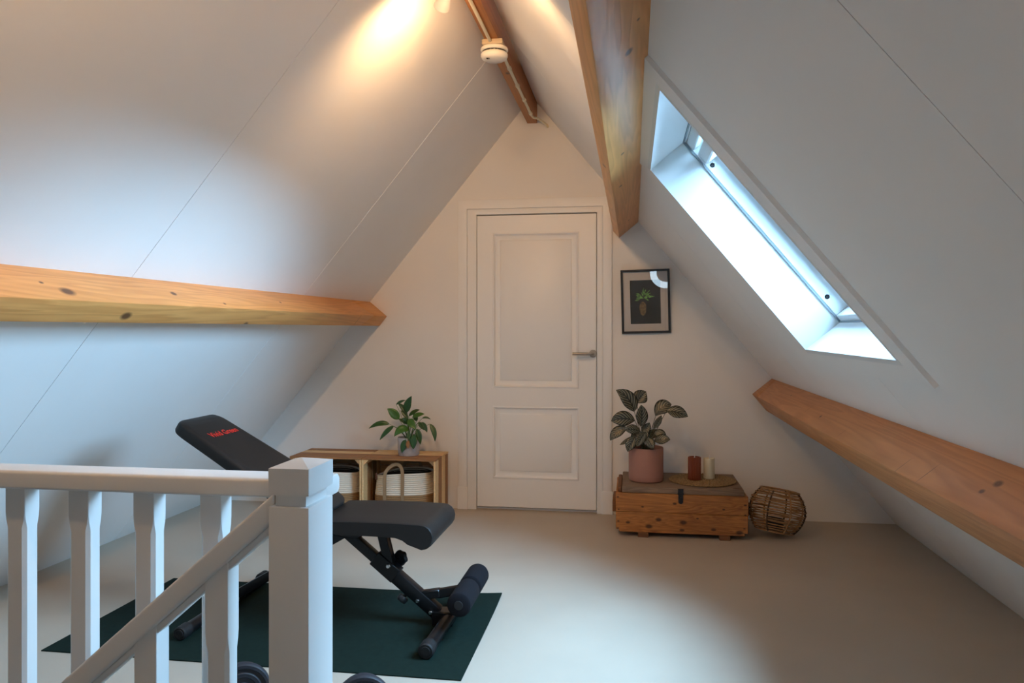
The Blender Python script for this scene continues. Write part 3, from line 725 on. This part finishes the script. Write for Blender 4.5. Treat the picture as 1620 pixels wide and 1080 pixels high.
crate('left wooden crate, half hidden behind the white newel post', -2.259)

def basket(label, cx, cy, z0, tilt, flip=False):
    t = thing('rope_basket', label, 'basket', (cx, cy, z0), 'rope baskets inside the crates')
    sx, sy, h = .205, .155, .292
    def prof(f): return 1.0 - .10 * abs(f - .45) - .04 * f
    nr = 22; rimz = lambda a: h - .018 + tilt * cos(a) * .9 - .008 * cos(2 * a)
    split = .50
    for nm, lo, hi, mat in (('lower_body', 0, split, ROPEB), ('upper_body', split, 1.0, ROPEW)):
        mb = MB(); k0, k1 = int(lo * nr), int(hi * nr)
        for k in range(k0, k1):
            f = (k + .5) / nr; rows = []; tr = h / nr * .50; p = prof(f)
            for i in range(56):
                a = 2 * pi * i / 56; row = []
                zz = z0 + rimz(a) * f + .004
                ca, sa = cos(a), sin(a); e = .88; xx = math.copysign(abs(ca) ** e, ca) * sx * p; yy = math.copysign(abs(sa) ** e, sa) * sy * p
                for j in range(6):
                    b2 = 2 * pi * j / 6; row.append(mb.bm.verts.new((cx + xx + tr * cos(b2) * ca, cy + yy + tr * cos(b2) * sa, zz + tr * sin(b2))))
                rows.append(row)
            for i in range(56):
                for j in range(6): mb.bm.faces.new([rows[i][j], rows[(i + 1) % 56][j], rows[(i + 1) % 56][(j + 1) % 6], rows[i][(j + 1) % 6]])
        o = mb.build(nm, mat, t, angle=80); o['label'] = 'white coiled rope band' if nm == 'upper_body' else 'tan coiled rope base'
    mb = MB(); rows = []
    for f, kk in ((.97, .965), (.55, .93), (.10, .88)):
        row = []
        for i in range(56):
            a = 2 * pi * i / 56; ca, sa = cos(a), sin(a); p = prof(f) * kk; e = .88
            row.append(mb.bm.verts.new((cx + math.copysign(abs(ca) ** e, ca) * sx * p, cy + math.copysign(abs(sa) ** e, sa) * sy * p, z0 + rimz(a) * f)))
        rows.append(row)
    for A, B in zip(rows, rows[1:]):
        for i in range(56): mb.bm.faces.new([A[i], A[(i + 1) % 56], B[(i + 1) % 56], B[i]])
    mb.bm.faces.new(rows[-1]); tag(mb.build('lining', LINER, t), 'dark inner lining')
    for sg in (-1, 1):
        pts = []; yb = cy + sg * (sy * .985 + .004)
        xa, xb_ = cx - .095, cx + .025
        P = [(xa, yb, z0 + .03), (xa, yb + sg * .004, z0 + .14), (xa, yb, z0 + h - .02), (xa + .012, yb - sg * .012, z0 + h + .018), (xa + .045, yb - sg * .02, z0 + h + .048), (xa + .082, yb - sg * .018, z0 + h + .056), (xb_ - .012, yb - sg * .012, z0 + h + .034), (xb_, yb, z0 + h - .01), (xb_, yb + sg * .004, z0 + .14), (xb_, yb, z0 + .03)]
        if sg > 0: P = [(p[0] + .04, p[1] - .01, min(p[2], z0 + h + .03)) for p in P]
        for i in range(len(P) - 1):
            p0, p1, p2, p3 = (Vector(P[max(i - 1, 0)]), Vector(P[i]), Vector(P[i + 1]), Vector(P[min(i + 2, len(P) - 1)]))
            for q in range(5):
                u = q / 5; pts.append(.5 * ((2 * p1) + (p2 - p0) * u + (2 * p0 - 5 * p1 + 4 * p2 - p3) * u * u + (3 * p1 - p0 - 3 * p2 + p3) * u ** 3))
        pts.append(Vector(P[-1]))
        mb = MB(); prev = None
        for i, p in enumerate(pts):
            d = (pts[min(i + 1, len(pts) - 1)] - pts[max(i - 1, 0)]).normalized(); sd = d.cross(Vector((0, 1, 0))).normalized() * .011; o_ = Vector((0, .003, 0))
            r_ = mb.verts([p - sd - o_, p + sd - o_, p + sd + o_, p - sd + o_])
            if prev:
                for k in range(4): mb.bm.faces.new([prev[k], prev[(k + 1) % 4], r_[(k + 1) % 4], r_[k]])
            else: mb.bm.faces.new(r_)
            prev = r_
        mb.bm.faces.new(prev[::-1]); mb.build('handle', JUTE, t)
    mb = MB(); x = cx - sx * .78; mb.box((x - .007, cy - sy * .88, z0 + h - .05), (x + .007, cy - sy * .88 + .006, z0 + h - .005), .002, 1, ); mb.build('leather_tag', LEATHER, t)
basket('rope basket in the right crate, white above tan with looped jute handles', -1.508, 5.035, .012, .016)
basket('rope basket in the left crate, mostly hidden by the railing and backrest', -2.02, 5.035, .012, .0)

# ================================================================== PLANTS
def leaf(mb, base, tip, width, bend, face=(0, -1, .35), fold=.18, peak=.45, curl=0.0, n=12):
    """blade from base to tip bowed by vector bend; face = direction its upper side looks"""
    base = Vector(base); tip = Vector(tip); mid = (base + tip) / 2 + Vector(bend); face = Vector(face).normalized()
    uvl = mb.bm.loops.layers.uv.verify(); rows = []; W5 = (-1, -.5, 0, .5, 1)
    for i in range(n + 1):
        v = i / n; p = base * (1 - v) ** 2 + mid * 2 * v * (1 - v) + tip * v * v
        tg = ((mid - base) * (1 - v) + (tip - mid) * v).normalized()
        sd = tg.cross(face).normalized(); nrm = sd.cross(tg).normalized()
        e = math.log(.5) / math.log(peak); w = max(sin(pi * v ** e), 0.0) ** .8 * width / 2 * (1.0 if v < .9 else 1)
        w = max(w, .0008)
        rows.append([(mb.bm.verts.new(p + sd * w * u - nrm * (-fold) * w * abs(u) - nrm * curl * w * u * u), ((u + 1) / 2, v)) for u in W5])
    for A, B in zip(rows, rows[1:]):
        for k in range(4):
            q = (A[k], A[k + 1], B[k + 1], B[k]); f = mb.bm.faces.new([x[0] for x in q])
            for l, x in zip(f.loops, q): l[uvl].uv = x[1]
def leafpart(mb, name, mat, parent):
    o = mb.build(name, mat, parent, angle=80); md = o.modifiers.new('thick', 'SOLIDIFY'); md.thickness = .0012; return o
def bez(a, b2, lift, n=8):
    a = Vector(a); b2 = Vector(b2); m_ = (a + b2) / 2 + Vector(lift); return [a * (1 - k / n) ** 2 + m_ * 2 * (k / n) * (1 - k / n) + b2 * (k / n) ** 2 for k in range(n + 1)]

# peace lily on the right crate
PX, PY, PZ = -1.490, 5.045, .400
t = thing('potted_lily', 'leafy green potted lily in a pale grey pot on the right crate', 'potted plant', (PX, PY, PZ))
mb = MB(); mb.lathe([(0, 0), (.066, 0), (.070, .006), (.0755, .118), (.0745, .121), (.071, .119), (.066, .10), (0, .098)], (PX, PY, PZ), 48); mb.build('pot', GREYPOT, t)
mb = MB(); mb.lathe([(.0675, .0985), (.06, .104), (.03, .108), (0, .107)], (PX, PY, PZ), 24, fn=lambda a, z: 1 + .0 * a); mb.build('soil', SOIL, t)
def lp(c, dy): # crop coordinates of the plant study turned into metres at the plant
    return Vector((PX + ((560 + c[0] / 8.306) - 646.5) / 234.5, PY + dy, 1.25 - ((610 + c[1] / 8.306) - 520) / 234.5 + (-.003)))
LV = [((685, 345), (770, 125), 100, 0, -.02, (-.01, 0, 0), 0), ((688, 375), (555, 235), 58, .02, .03, (.0, 0, .02), 0), ((530, 250), (665, 190), 34, .03, .02, (0, 0, .01), 0), ((605, 430), (458, 290), 105, -.03, -.05, (.005, 0, .01), 1),
      ((470, 500), (208, 555), 66, -.02, -.05, (0, 0, .035), 0), ((540, 520), (368, 698), 62, -.04, -.07, (-.005, 0, .014), 0), ((745, 560), (575, 640), 105, -.05, -.085, (0, -.02, .045), 1), ((705, 400), (840, 318), 50, .03, .05, (0, 0, .015), 0),
      ((770, 405), (932, 362), 62, .0, .0, (0, 0, .008), 1), ((740, 430), (860, 545), 90, -.05, -.08, (0, -.01, .012), 1), ((890, 425), (1000, 440), 26, .02, .03, (0, 0, .02), 0), ((1010, 490), (1088, 712), 62, -.01, -.03, (.022, 0, .012), 0),
      ((900, 470), (988, 592), 58, -.02, -.04, (.01, 0, .01), 0), ((850, 545), (908, 745), 72, -.05, -.06, (.012, 0, .008), 0), ((828, 612), (832, 800), 92, -.07, -.09, (.004, -.005, 0), 0), ((722, 680), (682, 848), 74, -.078, -.095, (-.004, 0, 0), 0),
      ((700, 425), (595, 325), 52, .02, .02, (0, 0, .005), 0), ((860, 470), (945, 568), 55, -.02, -.03, (.006, 0, .006), 0), ((760, 560), (770, 700), 48, -.07, -.085, (0, 0, 0), 0), ((690, 510), (560, 440), 45, .03, .03, (0, 0, .01), 0), ((800, 470), (760, 350), 60, .05, .05, (0, 0, 0), 0),
      ((770, 500), (820, 430), 80, -.03, -.055, (0, 0, .01), 1), ((720, 480), (640, 420), 60, .0, -.02, (0, 0, .01), 0)]
crown = Vector((PX, PY, PZ + .105))
for (a, c_, w, d0, d1, bnd, br) in LV:
    A, B = lp(a, d0), lp(c_, d1)
    mb = MB(); leaf(mb, A, B, w / 8.306 / 234.5 * 1.1, bnd, (random.uniform(-.2, .2), -1, random.uniform(.3, .7)), .25, .42); lf = leafpart(mb, 'leaf', LILYB if br else LILY, t)
    mb = MB(); r0 = crown + Vector(((A.x - PX) * .12, (A.y - PY) * .25, 0)); mb.tube(bez(r0, A, (-(A.x - PX) * .15, 0, .02)), [.0026 - .0012 * k / 8 for k in range(9)], 6); mb.build('stem', STEMG, lf)
mb = MB(); leaf(mb, lp((760, 690), -.083), lp((768, 795), -.094), 52 / 8.306 / 234.5, (-.004, -.004, 0), (0, -1, .2), .3); tag(leafpart(mb, 'leaf', LILYD, t), 'withered orange-brown leaf')

# calathea on the chest
QX, QY, QZ = .086, 4.915, .3015
t = thing('potted_calathea', 'striped dark-leaved plant in a dusty pink pot on the old chest', 'potted plant', (QX, QY, QZ))
mb = MB(); mb.lathe([(0, 0), (.098, 0), (.105, .006), (.1075, .03), (.1075, .205), (.1055, .209), (.1025, .207), (.1015, .18), (0, .178)], (QX, QY, QZ), 56); mb.build('pot', PINKPOT, t)
mb = MB(); mb.lathe([(.1018, .180), (.08, .187), (.04, .190), (0, .188)], (QX, QY, QZ), 28); mb.build('soil', SOIL, t)
def cp(c, dy): return Vector((QX + ((950 + c[0] / 6.35) - 1021.5) / 251, QY + dy, QZ + .213 - ((610 + c[1] / 6.35) - 714) / 251))
CVL = [((338, 315), (158, 100), 150, -.02, -.03, (.035, -.01, .03), .45), ((360, 235), (455, 118), 150, .03, .05, (-.01, 0, .0), .5), ((345, 400), (112, 405), 150, -.04, -.06, (0, -.01, .03), .5), ((275, 470), (103, 592), 105, -.06, -.08, (-.015, 0, .03), .5),
       ((400, 500), (240, 478), 95, -.07, -.10, (0, -.01, .015), .5), ((330, 545), (195, 642), 40, -.05, -.05, (0, 0, -.01), .5), ((355, 540), (275, 692), 105, -.085, -.115, (-.01, -.01, .01), .5), ((450, 500), (362, 638), 100, -.095, -.12, (-.008, -.01, .01), .5),
       ((405, 465), (405, 243), 118, -.02, -.03, (.01, 0, 0), .5), ((465, 555), (520, 655), 92, -.10, -.13, (0, -.01, .006), .5), ((530, 590), (685, 568), 100, -.07, -.09, (.0, -.01, .012), .5), ((530, 520), (650, 565), 95, -.04, -.06, (0, 0, .02), .5),
       ((548, 360), (705, 240), 150, .0, .01, (-.02, 0, .03), .55), ((655, 300), (858, 350), 128, -.03, -.05, (0, 0, .018), .48), ((525, 485), (605, 345), 62, -.02, -.02, (.006, 0, 0), .5), ((420, 560), (490, 430), 90, .0, .03, (0, 0, 0), .5),
       ((380, 600), (320, 520), 90, .02, .05, (0, 0, 0), .5), ((490, 590), (560, 500), 90, .02, .05, (0, 0, 0), .5), ((430, 600), (450, 490), 90, -.05, -.03, (0, 0, 0), .5)]
crown = Vector((QX, QY, QZ + .188))
for (a, c_, w, d0, d1, bnd, pk) in CVL:
    A, B = cp(a, d0), cp(c_, d1)
    mb = MB(); leaf(mb, A, B, w / 6.35 / 251 * 1.02, bnd, (random.uniform(-.25, .25), -1, random.uniform(.15, .5)), .22, pk, n=14); lf = leafpart(mb, 'leaf', CALA, t)
    mb = MB(); r0 = crown + Vector(((A.x - QX) * .12, (A.y - QY) * .3, -.004)); mb.tube(bez(r0, A, (-(A.x - QX) * .1, 0, .01)), [.0028 - .001 * k / 8 for k in range(9)], 6); mb.build('stem', STEMD, lf)

# ================================================================== CHEST
def kn(a, b2, r):   # spots on the front boards, measured across the front
    px_, py_ = 940 + a / 3.858, 600 + b2 / 3.858
    return ((-.098 + (px_ - 974) / 212 * .774 - .289, -.2525, 1.25 - (py_ - 520) / 262), r)
KN = [kn(*k) for k in ((400, 845, .012), (553, 857, .014), (340, 888, .014), (545, 903, .010), (738, 893, .010), (500, 745, .008), (895, 905, .014), (895, 945, .012), (208, 868, .009), (145, 715, .005), (150, 790, .004), (148, 862, .005), (145, 905, .005), (930, 740, .006), (930, 800, .005), (925, 880, .005), (640, 830, .006), (800, 770, .006), (300, 770, .006))]
CH = wood('old_pine_chest', (.52, .215, .055), (.17, .055, .014), 0, 11, .6, knots=KN, mottle=.65, stretch=.12, bump=.6, knotcol=(.045, .018, .008))
CHL = wood('old_grey_pine_lid', (.26, .17, .11), (.09, .06, .04), 0, 11, .7, mottle=.5, stretch=.1, bump=.6, auto=6)
CHD = wood('dark_pine_batten', (.22, .09, .035), (.10, .04, .015), 0, 11, .7)
cx0, cx1, cyf, cyb = -.098, .676, 4.700, 5.205
t = thing('wooden_chest', 'old brown wooden chest with iron hasp, standing against the gable right of the door', 'chest', ((cx0 + cx1) / 2, (cyf + cyb) / 2, 0))
mb = MB(); zb, ztp = .032, .262
mb.box((cx0, cyf, zb + .118), (cx1, cyf + .02, ztp), .003, 1); mb.box((cx0 + .001, cyf + .001, zb + .012), (cx1 - .002, cyf + .021, zb + .117), .003, 1)
mb.box((cx0, cyb - .02, zb + .012), (cx1, cyb, ztp), .003, 1); mb.box((cx0 + .002, cyf + .019, zb + .012), (cx0 + .022, cyb - .019, ztp - .001), .002, 1); mb.box((cx1 - .022, cyf + .019, zb + .012), (cx1 - .002, cyb - .019, ztp - .001), .002, 1)
mb.box((cx0 + .02, cyf + .003, zb - .004), (cx1 - .02, cyb - .003, zb + .013), .003, 1); mb.build('body', CH, t)
mb = MB(); mb.hexa([(cx0 + .038, cyf + .006, ztp + .002), (cx1 - .022, cyf + .002, ztp + .002), (cx1 - .022, cyb, ztp + .002), (cx0 + .038, cyb, ztp + .002), (cx0 + .038, cyf + .010, .2995), (cx1 - .024, cyf + .006, .2995), (cx1 - .024, cyb, .3), (cx0 + .038, cyb, .3)], .004, 2); mb.build('lid', CHL, t)
for x in (.035, .51): mb = MB(); mb.box((x, cyf - .004, 0), (x + .062, cyb - .01, zb - .003), .003, 1); mb.build('foot_batten', CHD, t)
mb = MB(); mb.box((cx0 + .012, cyf + .04, ztp - .01), (cx0 + .036, cyb - .06, ztp + .030), .006, 2); mb.build('side_batten', CHD, t)
mb = MB(); mb.box((cx0 - .022, cyf + .10, .125), (cx0 + .002, cyb - .08, .185), .005, 2); mb.build('side_handle', CHD, t)
mb = MB(); mb.box((cx1 - .002, cyf + .10, .125), (cx1 + .018, cyb - .08, .185), .005, 2); mb.build('side_handle', CHD, t)
lx = .286; mb = MB(); mb.box((lx - .016, cyf - .001, .262), (lx + .016, cyf + .009, .297), .001, 1); mb.box((lx - .014, cyf - .0045, .222), (lx + .014, cyf + .0, .268), .001, 1); mb.cyl((lx, cyf + .001, .222), (lx, cyf - .0045, .222), .014, 20); mb.cyl((lx - .018, cyf - .002, .268), (lx + .018, cyf - .002, .268), .005, 12); mb.box((lx - .004, cyf - .012, .226), (lx + .004, cyf - .003, .246), .001, 1); tag(mb.build('hasp', IRON, t), 'dark iron hasp')

# placemat and candles
MX, MY, MZ = .434, 4.955, .3005
mb = MB(); r = .004; 
for k in range(21):
    r_ = .008 + k * .0096
    n_ = max(12, int(2 * pi * r_ / .016)); pts = []
    R = []
    nseg = n_ * 3
    for i in range(nseg):
        a = 2 * pi * i / nseg; ph = a * n_; row = []
        for j in range(6):
            b2 = 2 * pi * j / 6; rr = .0048 * (1 + .25 * sin(ph)); row.append(mb.bm.verts.new((MX + (r_ + rr * cos(b2)) * cos(a), MY + (r_ + rr * cos(b2)) * sin(a), MZ + .0055 + .0012 * sin(ph) + rr * .9 * sin(b2))))
        R.append(row)
    for i in range(nseg):
        for j in range(6): mb.bm.faces.new([R[i][j], R[(i + 1) % nseg][j], R[(i + 1) % nseg][(j + 1) % 6], R[i][(j + 1) % 6]])
o = mb.build('placemat', SEAG, None, (MX, MY, MZ), angle=80); tag(o, 'round woven seagrass placemat under two candles on the chest', 'placemat')
def candle(label, x, y, z, r, h, mat, ribs):
    t = thing('candle', label, 'candle', (x, y, z))
    fn = (lambda a, zz: 1 + .09 * abs(cos(a * 11)) - .07) if ribs else (lambda a, zz: 1)
    mb = MB(); mb.lathe([(0, 0), (r * .95, 0), (r, .004), (r, h - .004), (r * .96, h), (r * .82, h), (r * .78, h - .007), (0, h - .008)], (x, y, z), 220 if ribs else 48, fn=fn); mb.build('wax_body', mat, t, angle=25)
    mb = MB(); mb.tube([(x, y, z + h - .010), (x + .001, y, z + h + .004), (x + .002, y, z + h + .022)], .0032, 8); mb.build('wick', WICK, t)
candle('rust orange ribbed pillar candle, left of the pair on the placemat', .384, 4.935, MZ + .0115, .0395, .140, TERRA, True)
candle('cream smooth pillar candle, right of the pair on the placemat', .478, 4.985, MZ + .0115, .0345, .127, CREAMW, False)

# rattan lantern
t = thing('rattan_lantern', 'round open-weave rattan lantern leaning on the floor right of the chest', 'lantern', (.885, 4.93, 0))
tl = Matrix.Translation((.868, 4.875, .150)) @ Matrix.Rotation(radians(9), 4, 'Y') @ Matrix.Rotation(radians(-6), 4, 'X')
mb = MB()
def lr(z): 
    u = (z + .118) / .236
    return .112 + .055 * sin(pi * min(max(u, 0), 1)) ** .8
for k in range(17):
    z = -.118 + .236 * k / 16 + random.uniform(-.002, .002); r_ = lr(z)
    mb.ring((random.uniform(-.002, .002), random.uniform(-.002, .002), z), r_ + random.uniform(-.002, .002), random.uniform(.0032, .0044), 56, 6, wob=.0012, axis=(random.uniform(-.03, .03), random.uniform(-.03, .03), 1))
for r_ in (.03, .06, .09, .115): mb.ring((0, 0, -.120), r_, .0035, 40, 6)
mb.bm.transform(tl); mb.build('woven_rings', RATTAN, t, angle=80)
for k in range(8):
    a = 2 * pi * (k + .35) / 8; pts = [Vector(((lr(z) - .0) * cos(a), (lr(z)) * sin(a), z)) for z in [-.120 + .240 * i / 12 for i in range(13)]]
    mb = MB(); mb.tube([tl @ p for p in pts], .0052, 8); mb.build('rib', RATTAND if k % 2 else RATTAN, t)
mb = MB(); mb.ring((0, 0, .121), .113, .0055, 56, 8); mb.bm.transform(tl); mb.build('rim', RATTAN, t, angle=80)
mb = MB(); mb.lathe([(0, -.115), (.05, -.115), (.05, -.045), (.046, -.045), (.045, -.10), (0, -.10)], (0, 0, 0), 32); mb.bm.transform(tl); tag(mb.build('candle_holder', IRON, t), 'dark candle holder inside the weave')

# ================================================================== FRAMED PICTURE
fx0, fx1, fz0, fz1 = -.072, .249, 1.221, 1.647
fc = Vector(((fx0 + fx1) / 2, YG, (fz0 + fz1) / 2)); w_, h_ = .322, .426
t = thing('framed_picture', 'black framed plant photograph with white mount hanging right of the door', 'picture', tuple(fc))
FR = Matrix.Translation(fc + Vector((0, -.0175, 0))) @ Matrix.Rotation(radians(-1.4), 4, 'Y') @ Matrix.Rotation(radians(4.7), 4, 'X')
def fbox(mb, x0, x1, z0, z1, y0, y1, bev=0.0): mb.box((x0, y0, z0), (x1, y1, z1), bev, 1, FR)
mb = MB(); fw = .0145
for a in ((-w_ / 2, w_ / 2, h_ / 2 - fw, h_ / 2), (-w_ / 2, w_ / 2, -h_ / 2, -h_ / 2 + fw), (-w_ / 2, -w_ / 2 + fw, -h_ / 2 + fw, h_ / 2 - fw), (w_ / 2 - fw, w_ / 2, -h_ / 2 + fw, h_ / 2 - fw)): fbox(mb, *a, -.024, -.002, .0015)
mb.build('frame', FRAMEB, t)
mb = MB(); fbox(mb, -w_ / 2 + .01, w_ / 2 - .01, -h_ / 2 + .01, h_ / 2 - .01, -.008, -.003); mb.build('mount', CARD, t)
mb = MB(); fbox(mb, -.101, .099, -.150, .142, -.0088, -.008); pr = mb.build('photo_print', DARKP, t)
def flat(mb, pts, y): mb.bm.faces.new([mb.bm.verts.new(FR @ Vector((x, y, z))) for x, z in pts])
mb = MB()
for k in range(46):
    a = random.uniform(-.15, pi + .15); r0 = random.uniform(.0, .035); ln = random.uniform(.02, .045); cx_, cz_ = -.012 + r0 * cos(a) * 1.0, .018 + r0 * sin(a) * 1.3
    a2 = a + random.uniform(-.6, .6); dx, dz = cos(a2), sin(a2) * .8; w2_ = random.uniform(.003, .006); y = -.0089 - .00002 * k
    flat(mb, [(cx_, cz_), (cx_ + dx * ln * .5 - dz * w2_, cz_ + dz * ln * .5 + dx * w2_), (cx_ + dx * ln, cz_ + dz * ln), (cx_ + dx * ln * .5 + dz * w2_, cz_ + dz * ln * .5 - dx * w2_)], y)
mb.build('printed_leaves', PGREEN, pr, angle=180)
mb = MB(); flat(mb, [(-.018 + .024 * cos(a) * (1 if sin(a) > 0 else .9), -.048 + .047 * sin(a)) for a in [2 * pi * k / 20 for k in range(20)]], -.0089); mb.build('printed_root_ball', PBROWN, pr)
m, nt, b = newmat('picture_glass'); nt.nodes.remove(b); out = nt.nodes['Material Output']
tr = N(nt, 'ShaderNodeBsdfTransparent'); gl = N(nt, 'ShaderNodeBsdfGlossy'); gl.inputs['Roughness'].default_value = .0
fz = N(nt, 'ShaderNodeFresnel'); fz.inputs[0].default_value = 1.5; mxs = N(nt, 'ShaderNodeMixShader')
nt.links.new(fz.outputs[0], mxs.inputs[0]); nt.links.new(tr.outputs[0], mxs.inputs[1]); nt.links.new(gl.outputs[0], mxs.inputs[2]); nt.links.new(mxs.outputs[0], out.inputs[0])
mb = MB(); fbox(mb, -w_ / 2 + .012, w_ / 2 - .012, -h_ / 2 + .012, h_ / 2 - .012, -.0135, -.012); mb.build('glass', m, t)
